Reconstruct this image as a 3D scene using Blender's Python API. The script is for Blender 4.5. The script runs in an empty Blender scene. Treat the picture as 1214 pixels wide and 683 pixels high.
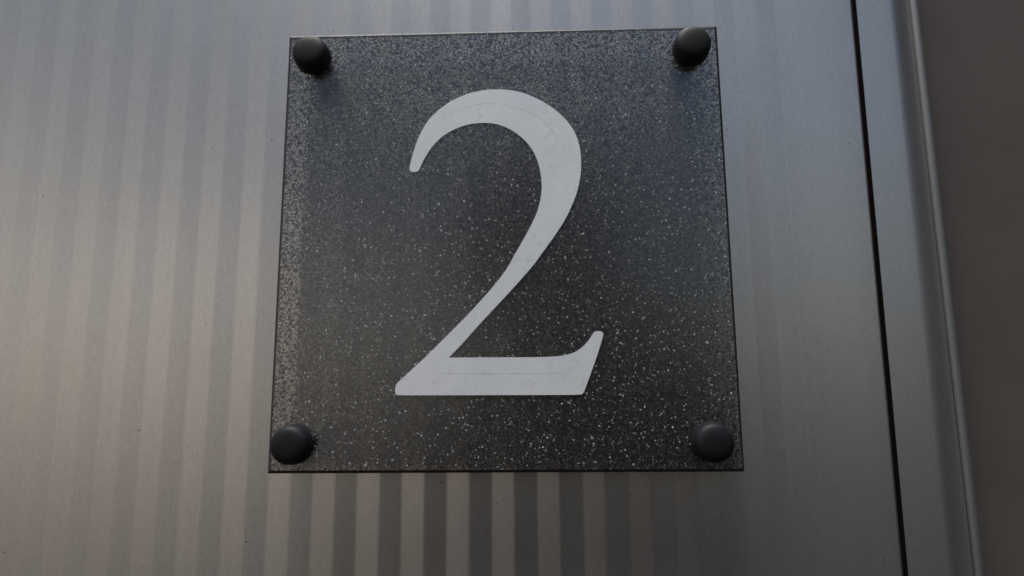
import bpy, bmesh, math, random
from mathutils import Vector, Matrix
random.seed(4)
scene = bpy.context.scene
C = scene.collection
R = math.radians
Z0 = 1.60                                    # height of the plate's middle above the ground, metres

# ------------------------------------------------------------------ camera
cam_d = bpy.data.cameras.new('camera'); cam = bpy.data.objects.new('camera', cam_d); C.objects.link(cam)
r_ = Vector((0.9995273780905867, 0.029717914654717355, -0.007865494004339136))
u_ = Vector((0.012343375254202347, -0.15364636543950166, 0.9880488021725269))
f_ = Vector((-0.028154245411505966, 0.9876789154051058, 0.15394056817324878))
u_ = r_.cross(f_).normalized() * 1.0
r_ = f_.cross(u_).normalized()
M = Matrix((( r_.x, u_.x, -f_.x, 0.01193), (r_.y, u_.y, -f_.y, -0.27154), (r_.z, u_.z, -f_.z, Z0 - 0.06429), (0, 0, 0, 1)))
cam.matrix_world = M
cam_d.sensor_width = 36.0
cam_d.lens = 744.94 / 1214 * 36.0
cam_d.clip_start = 0.01; cam_d.clip_end = 200
cam_d.dof.use_dof = True; cam_d.dof.focus_distance = 0.272; cam_d.dof.aperture_fstop = 6.3
scene.camera = cam

# ------------------------------------------------------------------ daylight: dusk sky, low soft sun on the left
SUN_EL, SUN_AZ = R(77), R(-42)                # azimuth seen from the wall: 0 straight out, minus to the left
world = bpy.data.worlds.new('World'); scene.world = world; world.use_nodes = True
nt = world.node_tree; N = nt.nodes; LK = nt.links
for n in list(N): N.remove(n)
def nd(t, nt_=None, **kw):
    n = (nt_ or nt).nodes.new(t)
    for k, v in kw.items(): setattr(n, k, v)
    return n
def math_(op, a, b=None, tree=None, clamp=False):
    tree = tree or nt
    n = tree.nodes.new('ShaderNodeMath'); n.operation = op; n.use_clamp = clamp
    for i, v in enumerate((a, b)):
        if v is None: continue
        if isinstance(v, (int, float)): n.inputs[i].default_value = v
        else: tree.links.new(v, n.inputs[i])
    return n.outputs[0]
def ramp(src, stops, tree=None, interp='EASE'):
    tree = tree or nt
    n = tree.nodes.new('ShaderNodeValToRGB'); n.color_ramp.interpolation = interp
    el = n.color_ramp.elements
    while len(el) < len(stops): el.new(0.5)
    for e, (p, c) in zip(el, stops):
        e.position = p; e.color = (c, c, c, 1) if isinstance(c, (int, float)) else (*c, 1)
    tree.links.new(src, n.inputs[0]); return n.outputs[0]
sky = nd('ShaderNodeTexSky', sky_type='NISHITA'); sky.sun_disc = False
sky.sun_elevation = SUN_EL; sky.sun_rotation = R(180) - SUN_AZ
sky.air_density = 1.0; sky.dust_density = 1.5; sky.ozone_density = 1.2
tc = nd('ShaderNodeTexCoord'); sep = nd('ShaderNodeSeparateXYZ'); LK.new(tc.outputs['Generated'], sep.inputs[0])
az = math_('ARCTAN2', sep.outputs['X'], math_('MULTIPLY', sep.outputs['Y'], -1.0))     # -pi..pi, 0 = straight out from the wall
azn = math_('ADD', math_('DIVIDE', az, 2 * math.pi), 0.5)                               # 0.5 = straight out
el_ = math_('ARCSINE', sep.outputs['Z'])
eln = math_('ADD', math_('DIVIDE', el_, math.pi), 0.5)                                  # 0.5 = horizon
def A(deg): return 0.5 + deg / 360.0
def E(deg): return 0.5 + deg / 180.0
# surroundings opposite the wall: open to the left, dark masses ahead and to the right, dim ground below
side = ramp(azn, [(A(-85), 0.15), (A(-54), 0.80), (A(-38), 0.98), (A(-28), 0.88), (A(-17), 0.76), (A(-5), 0.54), (A(8), 0.20), (A(24), 0.20), (A(42), 0.06), (A(80), 0.02)])
low = ramp(eln, [(E(-40), 0.0), (E(-18), 0.10), (E(2), 0.55), (E(14), 1.0)])
lowcol = nd('ShaderNodeMixRGB'); lowcol.blend_type = 'MIX'
gcol = nd('ShaderNodeMixRGB'); LK.new(side, gcol.inputs[0])
gcol.inputs[1].default_value = (0.42, 0.41, 0.39, 1); gcol.inputs[2].default_value = (7.2, 6.2, 5.25, 1)
LK.new(ramp(eln, [(E(-6), 0.0), (E(30), 1.0)]), lowcol.inputs[0])
LK.new(gcol.outputs[0], lowcol.inputs[1])
skm = nd('ShaderNodeMixRGB'); skm.blend_type = 'MULTIPLY'; skm.inputs[0].default_value = 1
LK.new(sky.outputs[0], skm.inputs[1])
LK.new(ramp(azn, [(A(-120), (0.5, 0.44, 0.36)), (A(-66), (1.0, 0.85, 0.64)), (A(-44), (0.72, 0.625, 0.49)), (A(-20), (0.50, 0.475, 0.425)), (A(0), (0.56, 0.535, 0.49)), (A(28), (0.99, 0.90, 0.76)), (A(48), (0.62, 0.55, 0.45)), (A(80), (0.09, 0.085, 0.08))]), skm.inputs[2])
LK.new(skm.outputs[0], lowcol.inputs[2])
fin = nd('ShaderNodeMixRGB'); fin.blend_type = 'MULTIPLY'; fin.inputs[0].default_value = 1
LK.new(lowcol.outputs[0], fin.inputs[1]); LK.new(ramp(eln, [(E(-45), 0.04), (E(-24), 0.09), (E(-10), 0.26), (E(8), 1.0)]), fin.inputs[2])
def blob(a0, e0, ra, re, floor=0.14):
    x_ = math_('DIVIDE', math_('SUBTRACT', az, R(a0)), R(ra)); y_ = math_('DIVIDE', math_('SUBTRACT', el_, R(e0)), R(re))
    d_ = math_('SQRT', math_('ADD', math_('MULTIPLY', x_, x_), math_('MULTIPLY', y_, y_)))
    return ramp(d_, [(0.72, floor), (1.0, 1.0)])
near = nd('ShaderNodeMixRGB'); near.blend_type = 'MULTIPLY'; near.inputs[0].default_value = 1      # whoever stands before the wall
LK.new(blob(1, 13, 9, 11), near.inputs[1]); LK.new(blob(5, -14, 17, 25, 0.18), near.inputs[2])
fin2 = nd('ShaderNodeMixRGB'); fin2.blend_type = 'MULTIPLY'; fin2.inputs[0].default_value = 1
LK.new(fin.outputs[0], fin2.inputs[1]); LK.new(near.outputs[0], fin2.inputs[2])
bg = nd('ShaderNodeBackground'); bg.inputs['Strength'].default_value = 0.13
LK.new(fin2.outputs[0], bg.inputs['Color'])
wo = nd('ShaderNodeOutputWorld'); LK.new(bg.outputs[0], wo.inputs[0])

sd = bpy.data.lights.new('sun', 'SUN'); sun = bpy.data.objects.new('sun', sd); C.objects.link(sun)
sd.energy = 4.7; sd.angle = R(35); sd.color = (1.0, 0.985, 0.97)
d = Vector((math.sin(SUN_AZ) * math.cos(SUN_EL), -math.cos(SUN_AZ) * math.cos(SUN_EL), math.sin(SUN_EL)))
sun.rotation_euler = d.to_track_quat('Z', 'Y').to_euler()
sun.location = d * 3 + Vector((0, 0, Z0))
scene.view_settings.view_transform = 'Standard'; scene.view_settings.look = 'None'
scene.cycles.diffuse_bounces = 10; scene.cycles.max_bounces = 16; scene.cycles.glossy_bounces = 8; scene.cycles.transparent_max_bounces = 24
scene.view_settings.gamma = 1.0; scene.view_settings.exposure = 0.0

# ------------------------------------------------------------------ helpers
def obj(name, bm, mat, parent=None, smooth=False):
    bmesh.ops.remove_doubles(bm, verts=bm.verts, dist=1e-7)
    bmesh.ops.recalc_face_normals(bm, faces=bm.faces)
    me = bpy.data.meshes.new(name); bm.to_mesh(me); bm.free()
    for m in (mat if isinstance(mat, list) else [mat]): me.materials.append(m)
    if smooth:
        for p in me.polygons: p.use_smooth = True
    if smooth: me.set_sharp_from_angle(angle=R(32))
    o = bpy.data.objects.new(name, me); C.objects.link(o)
    if parent: o.parent = parent
    return o
def tag(o, label=None, cat=None, group=None, kind=None):
    for k, v in (('label', label), ('category', cat), ('group', group), ('kind', kind)):
        if v: o[k] = v
    return o
def sx(x):                                   # positions were measured for a wall 14 mm back
    return 11.93 + (x - 11.93) * (271.54 + 18.0) / 285.54
def sweep(profile, z0, z1, shear=lambda x: 0.0, nz=1):
    """vertical extrusion of a profile of (x, y, smoothgroup) points given in mm"""
    bm = bmesh.new(); rows = []
    for k in range(nz + 1):
        z = z0 + (z1 - z0) * k / nz
        rows.append([bm.verts.new(((sx(x) + shear(x) * z) / 1000, y / 1000, Z0 + z / 1000)) for x, y in profile])
    for a, b in zip(rows, rows[1:]):
        for i in range(len(profile) - 1):
            bm.faces.new((a[i], a[i + 1], b[i + 1], b[i]))
    return bm
class Mat:
    def __init__(s, name):
        s.m = bpy.data.materials.new(name); s.m.use_nodes = True; s.t = s.m.node_tree
        s.b = s.t.nodes['Principled BSDF']; s.out = s.t.nodes['Material Output']
        s.tc = s.t.nodes.new('ShaderNodeTexCoord')
    def n(s, t, **kw): return nd(t, s.t, **kw)
    def l(s, a, b): s.t.links.new(a, b)
    def set(s, **kw):
        for k, v in kw.items(): s.b.inputs[k.replace('_', ' ')].default_value = v
    def mapping(s, sc, loc=(0, 0, 0)):
        m = s.n('ShaderNodeMapping'); m.inputs['Scale'].default_value = sc; m.inputs['Location'].default_value = loc
        s.l(s.tc.outputs['Object'], m.inputs[0]); return m.outputs[0]
    def noise(s, vec, scale, detail=3, rough=0.55):
        n = s.n('ShaderNodeTexNoise'); n.inputs['Scale'].default_value = scale
        n.inputs['Detail'].default_value = detail; n.inputs['Roughness'].default_value = rough
        s.l(vec, n.inputs['Vector']); return n.outputs[0]
    def mix(s, fac, a, b, mode='MIX'):
        n = s.n('ShaderNodeMixRGB'); n.blend_type = mode
        for i, v in enumerate((fac, a, b)):
            if isinstance(v, (int, float)): n.inputs[i].default_value = v if i == 0 else (v, v, v, 1)
            elif isinstance(v, tuple): n.inputs[i].default_value = (*v, 1)
            else: s.l(v, n.inputs[i])
        return n.outputs[0]
    def bump(s, h, strength, dist):
        n = s.n('ShaderNodeBump'); n.inputs['Strength'].default_value = strength; n.inputs['Distance'].default_value = dist
        s.l(h, n.inputs['Height']); s.l(n.outputs[0], s.b.inputs['Normal']); return n

def metal(name, col, rough, specks=True):
    m = Mat(name)
    cl = m.noise(m.mapping((1, 1, 1)), 5, 4)
    br = m.noise(m.mapping((1, 1, 0.35)), 900, 2, 0.6)
    gr = m.noise(m.mapping((1, 1, 1)), 2600, 1, 0.5)
    c = m.mix(ramp(cl, [(0.3, 0.0), (0.7, 1.0)], m.t), tuple(v * 0.95 for v in col), tuple(v * 1.04 for v in col))
    c = m.mix(1.0, c, ramp(gr, [(0.25, 0.86), (0.75, 1.12)], m.t, 'LINEAR'), 'MULTIPLY')
    c = m.mix(1.0, c, ramp(br, [(0.25, 0.94), (0.75, 1.05)], m.t, 'LINEAR'), 'MULTIPLY')
    st = m.noise(m.mapping((1, 1, 0.03), (3, 0, 0)), 110, 4, 0.6)
    c = m.mix(1.0, c, ramp(st, [(0.35, 0.985), (0.62, 1.01)], m.t), 'MULTIPLY')
    if specks:
        v = m.n('ShaderNodeTexVoronoi', voronoi_dimensions='2D'); v.inputs['Scale'].default_value = 36
        sp_ = m.n('ShaderNodeSeparateXYZ'); m.l(m.tc.outputs['Object'], sp_.inputs[0]); cb_ = m.n('ShaderNodeCombineXYZ')
        m.l(sp_.outputs['X'], cb_.inputs['X']); m.l(sp_.outputs['Z'], cb_.inputs['Y']); m.l(cb_.outputs[0], v.inputs['Vector'])
        sepc = m.n('ShaderNodeSeparateColor'); m.l(v.outputs['Color'], sepc.inputs[0])
        rr = math_('MULTIPLY', math_('GREATER_THAN', sepc.outputs[0], 0.84, m.t), math_('ADD', math_('MULTIPLY', sepc.outputs[1], 0.009, m.t), 0.006, m.t), m.t)
        sp = math_('LESS_THAN', v.outputs['Distance'], rr, m.t)
        c = m.mix(sp, c, (0.05, 0.048, 0.045))
    m.l(c, m.b.inputs['Base Color'])
    rg = math_('ADD', math_('MULTIPLY', m.noise(m.mapping((1, 1, 0.2)), 60, 3), 0.06, m.t), rough - 0.03, m.t)
    m.l(rg, m.b.inputs['Roughness'])
    m.set(Metallic=0.92)
    m.bump(m.noise(m.mapping((1, 1, 1)), 1500, 2), 0.10, 0.0002)
    return m.m
M_WALL = metal('brushed_metal_coating', (0.62, 0.61, 0.60), 0.34)
M_TRIM = metal('smooth_metal_coating', (0.58, 0.58, 0.585), 0.36)

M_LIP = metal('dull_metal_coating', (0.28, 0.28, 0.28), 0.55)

def plain(name, col, rough, metallic=0.0, var=0.15, sc=300, bump=0.1):
    m = Mat(name); n = m.noise(m.mapping((1, 1, 1)), sc, 3)
    c = m.mix(n, tuple(v * (1 - var) for v in col), tuple(v * (1 + var) for v in col))
    m.l(c, m.b.inputs['Base Color']); m.set(Roughness=rough, Metallic=metallic)
    m.bump(n, bump, 0.0003); return m.m
M_BACK = plain('dark_brown_recess', (0.105, 0.088, 0.080), 0.6, sc=40)
M_CAP = plain('black_rubber', (0.007, 0.0085, 0.0105), 0.58, var=0.25, sc=700, bump=0.12)
M_EDGE = plain('dark_bevelled_edge', (0.040, 0.036, 0.034), 0.5, var=0.4, sc=500)
M_EDGE.node_tree.nodes['Principled BSDF'].inputs['Specular IOR Level'].default_value = 0.2
M_CAP.node_tree.nodes['Principled BSDF'].inputs['Specular IOR Level'].default_value = 0.28
M_SPACER = plain('dull_steel', (0.25, 0.25, 0.25), 0.4, 0.8)

def speckle(back=False):
    m = Mat('speckled_film')
    base = m.tc.outputs['Object']
    wob = m.n('ShaderNodeTexNoise'); wob.inputs['Scale'].default_value = 1100; wob.inputs['Detail'].default_value = 2
    m.l(base, wob.inputs['Vector'])
    off = m.n('ShaderNodeVectorMath', operation='MULTIPLY_ADD'); off.inputs[1].default_value = (0.0009,) * 3
    m.l(wob.outputs['Color'], off.inputs[0]); m.l(base, off.inputs[2])
    def cells(scale, seed):
        mp = m.n('ShaderNodeMapping'); mp.inputs['Location'].default_value = (seed, seed * .37, seed * .71); mp.inputs['Rotation'].default_value = (0.6 + seed * .1, 0.45 + seed * .13, 0.9 + seed); m.l(off.outputs[0], mp.inputs[0])
        v = m.n('ShaderNodeTexVoronoi'); v.inputs['Scale'].default_value = scale; m.l(mp.outputs[0], v.inputs['Vector'])
        s = m.n('ShaderNodeSeparateColor'); m.l(v.outputs['Color'], s.inputs[0]); return v.outputs['Distance'], s
    d1, s1 = cells(1500, 0.0)           # fine dark grains
    d2, s2 = cells(900, 3.1)            # small pale chips
    d3, s3 = cells(520, 7.7)            # fewer larger pale chips
    d4, s4 = cells(820, 5.3)            # coarser black grains
    n1 = m.noise(base, 1250, 2, 0.7)
    body = ramp(n1, [(0.36, 0.02), (0.54, 0.82)], m.t, 'LINEAR')
    blk = math_('LESS_THAN', d4, math_('MULTIPLY', math_('SUBTRACT', s4.outputs[0], 0.20, m.t), 0.80, m.t), m.t)
    dark = math_('MAXIMUM', blk, math_('MAXIMUM', math_('MULTIPLY', math_('LESS_THAN', s1.outputs[0], 0.30, m.t), 0.95, m.t), body, m.t), m.t)
    grey = m.mix(ramp(s1.outputs[1], [(0.0, 0.0), (0.5, 0.12), (0.8, 0.45), (1.0, 1.0)], m.t, 'LINEAR'), (0.004, 0.004, 0.005), (0.092, 0.086, 0.084))
    grey = m.mix(blk, grey, (0.007, 0.007, 0.008))
    ch2 = math_('LESS_THAN', d2, math_('MULTIPLY', math_('SUBTRACT', s2.outputs[0], 0.40, m.t), 0.62, m.t), m.t)
    ch3 = math_('LESS_THAN', d3, math_('MULTIPLY', math_('SUBTRACT', s3.outputs[0], 0.72, m.t), 0.82, m.t), m.t)
    chip = math_('MAXIMUM', ch2, ch3, m.t)
    pale = m.mix(s2.outputs[1], (0.07, 0.07, 0.072), (0.56, 0.56, 0.57))
    pale = m.mix(ch3, pale, m.mix(s3.outputs[1], (0.20, 0.20, 0.205), (0.80, 0.80, 0.81)))
    col = m.mix(chip, grey, pale)
    geo = m.n('ShaderNodeNewGeometry'); col = m.mix(geo.outputs['Backfacing'], col, (0.20, 0.20, 0.20))
    m.l(col, m.b.inputs['Base Color']); m.set(Roughness=0.5)
    m.b.inputs['Specular IOR Level'].default_value = 0.3
    cover = math_('MAXIMUM', dark, chip, m.t)
    tr = m.n('ShaderNodeBsdfTransparent'); tr.inputs[0].default_value = (0.98, 0.93, 0.88, 1)
    mx = m.n('ShaderNodeMixShader'); m.l(cover, mx.inputs[0]); m.l(tr.outputs[0], mx.inputs[1]); m.l(m.b.outputs[0], mx.inputs[2])
    fr = m.n('ShaderNodeFresnel'); fr.inputs['IOR'].default_value = 2.0
    gl = m.n('ShaderNodeBsdfGlossy'); gl.inputs['Roughness'].default_value = 0.19; gl.inputs['Color'].default_value = (0.84, 0.92, 1.0, 1)
    mx2 = m.n('ShaderNodeMixShader'); m.l(fr.outputs[0], mx2.inputs[0]); m.l(mx.outputs[0], mx2.inputs[1]); m.l(gl.outputs[0], mx2.inputs[2])
    m.l(mx2.outputs[0], m.out.inputs['Surface'])
    return m.m
M_FILM = speckle()
def clear():
    m = Mat('clear_sheet'); tr = m.n('ShaderNodeBsdfTransparent'); tr.inputs[0].default_value = (0.95, 0.95, 0.95, 1)
    m.l(tr.outputs[0], m.out.inputs['Surface']); return m.m
M_CLEAR = clear()

def numeral_mat(name, k=1.0):
    m = Mat(name)
    a = m.noise(m.mapping((1, 1, 1)), 45, 4); b = m.noise(m.mapping((0.5, 1, 1.6)), 1200, 2); g = m.noise(m.mapping((1, 1, 1)), 160, 5, 0.65)
    c = m.mix(ramp(a, [(0.3, 0.0), (0.7, 1.0)], m.t), (0.82 * k, 0.86 * k, 0.90 * k), (0.88 * k, 0.91 * k, 0.945 * k))
    c = m.mix(1.0, c, ramp(b, [(0.25, 0.94), (0.75, 1.05)], m.t, 'LINEAR'), 'MULTIPLY')
    c = m.mix(ramp(g, [(0.54, 0.0), (0.74, 0.5)], m.t), c, (0.60 * k, 0.60 * k, 0.605 * k))
    m.l(c, m.b.inputs['Base Color']); m.set(Roughness=0.42, Metallic=0.15)
    m.bump(m.noise(m.mapping((1, 1, 1)), 500, 3), 0.08, 0.0002)
    return m.m
M_NUM = numeral_mat('satin_silver_paint'); M_CREASE = numeral_mat('scuffed_silver_paint', 0.74)

# ------------------------------------------------------------------ wall: metal sheet pressed into shallow upright folds
WY = 18.0                                   # crest depth behind the plate's face, mm
PER = 19.87; CREST = 4.1; DEP = 0.80
def soft(profile, w=0.9):
    """round each inner corner of a polyline a little"""
    out = [profile[0]]
    for a, b, c in zip(profile, profile[1:], profile[2:]):
        va = Vector(a) - Vector(b); vc = Vector(c) - Vector(b)
        p = Vector(b) + va.normalized() * min(w, va.length * .4); q = Vector(b) + vc.normalized() * min(w, vc.length * .4)
        for t in (0, .25, .5, .75, 1):
            v = p.lerp(Vector(b), t).lerp(Vector(b).lerp(q, t), t); out.append((v.x, v.y))
    out.append(profile[-1]); return out
prof = []
k0 = -46
x = CREST + k0 * PER / 2
pts = []
k = k0
while x < 150:
    pts.append((x, WY if k % 2 == 0 else WY + DEP)); k += 1; x = CREST + k * PER / 2
pts = soft(pts, 0.85)
TILT = 0.0083
EDGE = 170.15
pts = [p for p in pts]
pts += soft([(150.5, WY + DEP * .55), (158, WY), (EDGE - 1.3, WY), (EDGE, WY + 1.5), (EDGE, WY + 21.5)], 0.8)[1:]
sh = lambda x: TILT * min(1.0, max(0.0, (x - 145) / 22))
wall = obj('wall', sweep(pts, -420, 420, sh, 1), M_WALL, smooth=True)
tag(wall, kind='structure', label='pale grey metal wall with shallow upright folds behind the number plate')
# flat dark sheet behind the joint and beyond the trim
bm = sweep([(160, WY + 22), (640, WY + 22)], -420, 420)
back = obj('wall_backing', bm, M_BACK); tag(back, kind='structure', label='dark brown recessed wall beyond the rounded metal lip')

# trim strip right of the open joint: flat face, rolled back, ending in a rounded lip
X0 = 171.4
tp = [(X0, WY), (183, WY), (187.5, WY)]
px_, py_ = tp[-1]
for i in range(1, 31):                       # face rolls back to the right
    a = R(42 * (1 - math.exp(-i / 8.0))); px_ += .52; py_ += .47 * math.tan(a); tp.append((px_, py_))
root = bpy.data.objects.new('metal_trim', None); root.location = (0.19, WY / 1000, Z0 - 0.42); C.objects.link(root)
tag(root, 'smooth metal edge strip right of the thin dark joint, rolled back on its right side', 'trim', kind='thing')
def under(o, rt):
    o.parent = rt; o.matrix_parent_inverse = Matrix.Translation(rt.location).inverted(); return o
sht = lambda x: TILT * max(0.0, min(1.0, (206 - x) / 34))
face = obj('face', sweep(tp, -420, 420, sht), M_TRIM, smooth=True); under(face, root)
lp = [(px_ + .02, py_ + 3.0), (px_ + .1, py_ - .05)]
bx, by, br_ = px_ + 2.7, py_ + 1.2, 2.6
for i in range(0, 15):
    a = R(158 - i * 11.5); lp.append((bx + br_ * math.cos(a), by - br_ * math.sin(a)))
lp.append((bx + br_ + .1, WY + 21.5))
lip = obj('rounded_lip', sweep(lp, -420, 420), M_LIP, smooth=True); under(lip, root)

# ------------------------------------------------------------------ number plate
plate = bpy.data.objects.new('number_plate', None); plate.location = (0, WY / 1000, Z0); C.objects.link(plate)
tag(plate, 'square grey speckled plate with a large pale numeral 2 and four black corner caps', 'house number')
T = 4.0; CH = 1.3; H = 100.25
bm = bmesh.new()
def ring(h, y): return [bm.verts.new((sx * h / 1000, y / 1000, Z0 + sz * h / 1000)) for sx, sz in ((-1, -1), (1, -1), (1, 1), (-1, 1))]
r0 = ring(H - CH, 0.0); r1 = ring(H, CH * .9); r2 = ring(H, T)
f = bm.faces.new(r0); f.material_index = 0
for a, b in ((r0, r1), (r1, r2)):
    for i in range(4):
        f = bm.faces.new((a[i], a[(i + 1) % 4], b[(i + 1) % 4], b[i])); f.material_index = 1
f = bm.faces.new(r2); f.material_index = 2
panel = obj('panel', bm, [M_FILM, M_EDGE, M_CLEAR]); under(panel, plate)

# numeral, traced outline in mm on the plate, 0.6 mm thick
OUT = [(-41.8, 32.93), (-41.62, 34.47), (-40.87, 37.96), (-39.79, 42.16), (-38.31, 46.73), (-36.67, 50.61), (-34.35, 54.84), (-31.67, 58.22), (-28.63, 61.17), (-25.25, 63.83), (-21.17, 66.2), (-17.08, 67.99), (-12.99, 69.27), (-6.22, 70.5), (-1.44, 70.39), (2.64, 70.15), (6.72, 69.41), (10.79, 68.09), (14.84, 66.41), (18.87, 64.09), (22.88, 61.35), (26.2, 58.42), (29.49, 54.93), (32.09, 51.11), (34.0, 47.05), (35.11, 42.81), (35.67, 38.6), (35.75, 33.72), (35.27, 27.9), (33.94, 22.08), (32.67, 18.34), (30.93, 14.28), (28.87, 9.9), (26.49, 5.88), (23.8, 1.89), (20.78, -2.42), (17.79, -6.38), (14.8, -10.65), (11.92, -14.09), (5.36, -21.45), (-0.72, -27.91), (-6.76, -34.33), (-11.91, -39.86), (-17.89, -46.63), (-23.27, -52.01), (8.68, -52.19), (13.97, -52.24), (18.2, -52.12), (22.96, -51.96), (26.67, -51.52), (29.85, -50.7), (32.52, -49.36), (35.21, -47.27), (37.12, -45.07), (38.77, -42.54), (39.38, -41.7), (40.24, -41.28), (41.72, -41.3), (42.77, -41.57), (43.33, -42.32), (43.24, -43.38), (40.35, -52.06), (38.09, -57.8), (35.84, -63.51), (34.61, -66.76), (34.01, -67.74), (33.0, -68.25), (24.23, -68.23), (8.51, -68.17), (-17.44, -68.03), (-33.3, -67.96), (-44.7, -67.88), (-45.71, -67.56), (-46.16, -66.72), (-46.19, -64.95), (-46.0, -63.8), (-45.34, -62.6), (-42.98, -60.52), (-38.79, -56.62), (-33.52, -51.91), (-28.23, -46.65), (-22.92, -41.37), (-15.36, -33.8), (-9.34, -27.37), (-3.28, -20.47), (1.95, -13.69), (5.06, -7.86), (7.38, -3.89), (9.71, 0.09), (11.72, 3.76), (13.94, 8.11), (15.57, 11.81), (16.81, 15.87), (17.59, 19.62), (17.92, 24.15), (17.66, 28.51), (17.24, 31.29), (16.3, 35.48), (14.82, 39.35), (12.85, 42.68), (10.21, 45.98), (7.21, 48.65), (3.86, 51.06), (0.5, 52.69), (-2.87, 53.75), (-6.19, 54.25), (-10.93, 54.21), (-14.99, 53.72), (-19.05, 52.52), (-23.11, 50.68), (-26.48, 48.55), (-29.16, 46.19), (-31.5, 43.41), (-33.49, 40.49), (-35.13, 37.5), (-36.44, 34.72), (-37.16, 32.99), (-37.61, 32.02), (-38.55, 31.48), (-40.43, 31.51), (-41.31, 31.81)]
CI = 44
def chaikin(P, keep, n=2):
    K = set(keep)
    for _ in range(n):
        Q, NK = [], set()
        m = len(P)
        for i in range(m):
            a, b, c = P[i - 1], P[i], P[(i + 1) % m]
            if i in K: NK.add(len(Q)); Q.append(b); continue
            Q.append((b[0] * .75 + a[0] * .25, b[1] * .75 + a[1] * .25)); Q.append((b[0] * .75 + c[0] * .25, b[1] * .75 + c[1] * .25))
        P, K = Q, NK
    return P
O2 = chaikin(OUT, [CI], 2)
bm = bmesh.new()
fv = [bm.verts.new((a / 1000, -0.0006, Z0 + b / 1000)) for a, b in O2]
bv = [bm.verts.new((a / 1000, 0.0001, Z0 + b / 1000)) for a, b in O2]
bm.faces.new(fv)
for i in range(len(fv)):
    j = (i + 1) % len(fv); bm.faces.new((fv[i], fv[j], bv[j], bv[i]))
bm.normal_update()
bmesh.ops.triangulate(bm, faces=[f for f in bm.faces if len(f.verts) > 4])
num = obj('numeral', bm, M_NUM); under(num, plate)
CR = [[(-21.81, 59.95), (-17.06, 61.64), (-12.98, 62.85), (-8.9, 63.55), (-3.46, 63.43), (-5.55, 63.55), (-1.47, 63.39), (2.93, 62.93)],
           [(4.62, 61.75), (8.0, 60.88), (12.04, 59.44), (15.4, 57.72), (18.06, 55.52), (21.37, 51.9), (24.0, 48.66), (25.27, 45.11), (26.01, 41.58)],
           [(-28.1, -58.92), (-17.48, -59.01), (-5.83, -59.0), (8.61, -59.12), (16.51, -59.08), (23.89, -58.73)],
           [(24.41, -58.63), (25.97, -59.53), (27.57, -58.76), (29.17, -57.47), (30.52, -55.91)]]
def resample(P, n=8):
    o = []
    for i in range(len(P) - 1):
        p0 = P[max(i - 1, 0)]; p1 = P[i]; p2 = P[i + 1]; p3 = P[min(i + 2, len(P) - 1)]
        for t in [q / n for q in range(n)]:
            o.append(tuple(0.5 * (2 * p1[k] + (p2[k] - p0[k]) * t + (2 * p0[k] - 5 * p1[k] + 4 * p2[k] - p3[k]) * t * t + (3 * p1[k] - p0[k] - 3 * p2[k] + p3[k]) * t ** 3) for k in (0, 1)))
    o.append(P[-1]); return o
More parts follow.
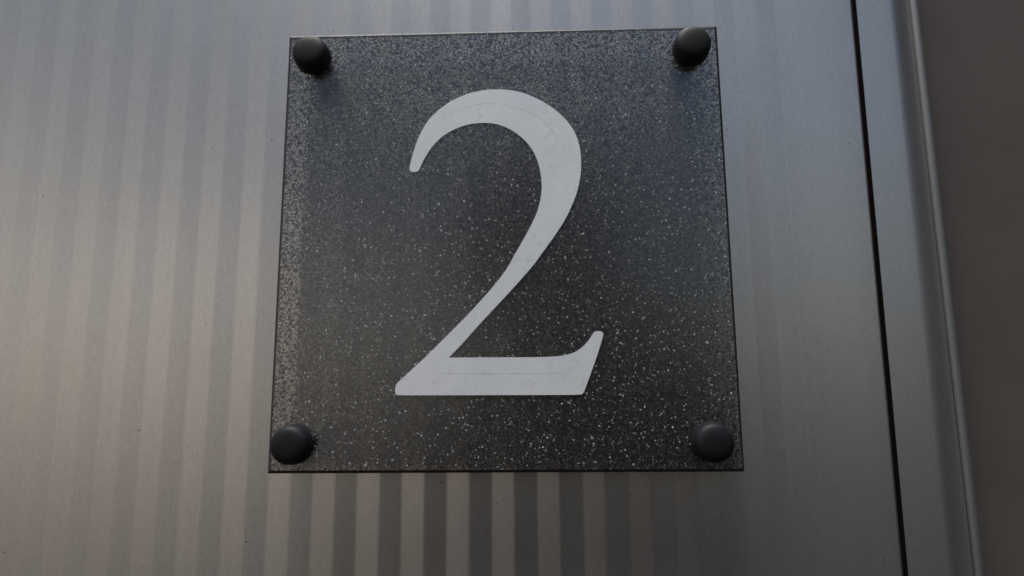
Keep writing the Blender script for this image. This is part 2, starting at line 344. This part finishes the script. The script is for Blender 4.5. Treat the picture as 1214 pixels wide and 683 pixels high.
for line, w0 in zip(CR, (0.15, 0.13, 0.15, 0.10)):
    bm = bmesh.new()
    P = resample(sorted(line, key=lambda q: q[0]) if line is not CR[1] else line); n = len(P); A_, B_, M_ = [], [], []
    for i, p in enumerate(P):
        q = P[min(i + 1, n - 1)]; o_ = P[max(i - 1, 0)]
        t = Vector((q[0] - o_[0], q[1] - o_[1]))
        t = t.normalized() if t.length > 1e-6 else Vector((1, 0)); nn = Vector((-t.y, t.x))
        w = w0 * (0.25 + 0.75 * math.sin(math.pi * (i + .5) / n) ** .6) * random.uniform(.55, 1.1)
        j = random.uniform(-.05, .05)
        for L_, s_, dy in ((A_, 1, 0), (M_, 0, 0.00001), (B_, -1, 0)):
            L_.append(bm.verts.new(((p[0] + nn.x * (w * s_ + j)) / 1000, -0.00061 - dy, Z0 + (p[1] + nn.y * (w * s_ + j)) / 1000)))
    for i in range(n - 1):
        bm.faces.new((A_[i], A_[i + 1], M_[i + 1], M_[i])); bm.faces.new((M_[i], M_[i + 1], B_[i + 1], B_[i]))
    cr = obj('crease', bm, M_CREASE); cr.parent = num

# corner caps: turned shape, slightly domed face; behind the plate each carries a spacer
def lathe(prof, seg=48):
    bm = bmesh.new(); rows = []
    for r, y in prof:
        if r < 1e-6: rows.append([bm.verts.new((0, y / 1000, 0))]); continue
        rows.append([bm.verts.new((r * math.cos(2 * math.pi * i / seg) / 1000, y / 1000, r * math.sin(2 * math.pi * i / seg) / 1000)) for i in range(seg)])
    for a, b in zip(rows, rows[1:]):
        for i in range(seg):
            j = (i + 1) % seg
            if len(a) == 1: bm.faces.new((a[0], b[i], b[j]))
            elif len(b) == 1: bm.faces.new((a[i], a[j], b[0]))
            else: bm.faces.new((a[i], a[j], b[j], b[i]))
    return bm
cp = [(0, -8.6)]
for r, y in ((1.5, -8.57), (3.2, -8.48), (5.0, -8.24), (6.3, -7.85), (7.15, -7.3), (7.7, -6.6), (7.98, -5.7), (8.12, -4.4), (8.3, -2.8), (8.42, -1.2), (8.38, -0.3), (8.2, 0.05), (0, 0.05)): cp.append((r, y))
cap0 = spc0 = None
for i, (sx, sz) in enumerate(((-1, 1), (1, 1), (-1, -1), (1, -1))):
    if i == 0:
        cap = obj('screw_cap', lathe(cp), M_CAP, smooth=True)
        sp = obj('spacer', lathe([(0, T + .02), (5.5, T + .02), (5.5, WY + DEP), (0, WY + DEP)], 32), M_SPACER)
        cap0, sp0 = cap, sp
    else:
        cap = cap0.copy(); sp = sp0.copy(); C.objects.link(cap); C.objects.link(sp)
    cap.parent = plate; cap.location = ((-0.0878, 0.0872, -0.0890, 0.0868)[i], -WY / 1000, sz * 0.088)
    sp.parent = cap; sp.location = (0, 0, 0)
    cap.rotation_euler = (0, random.uniform(0, 6), 0)
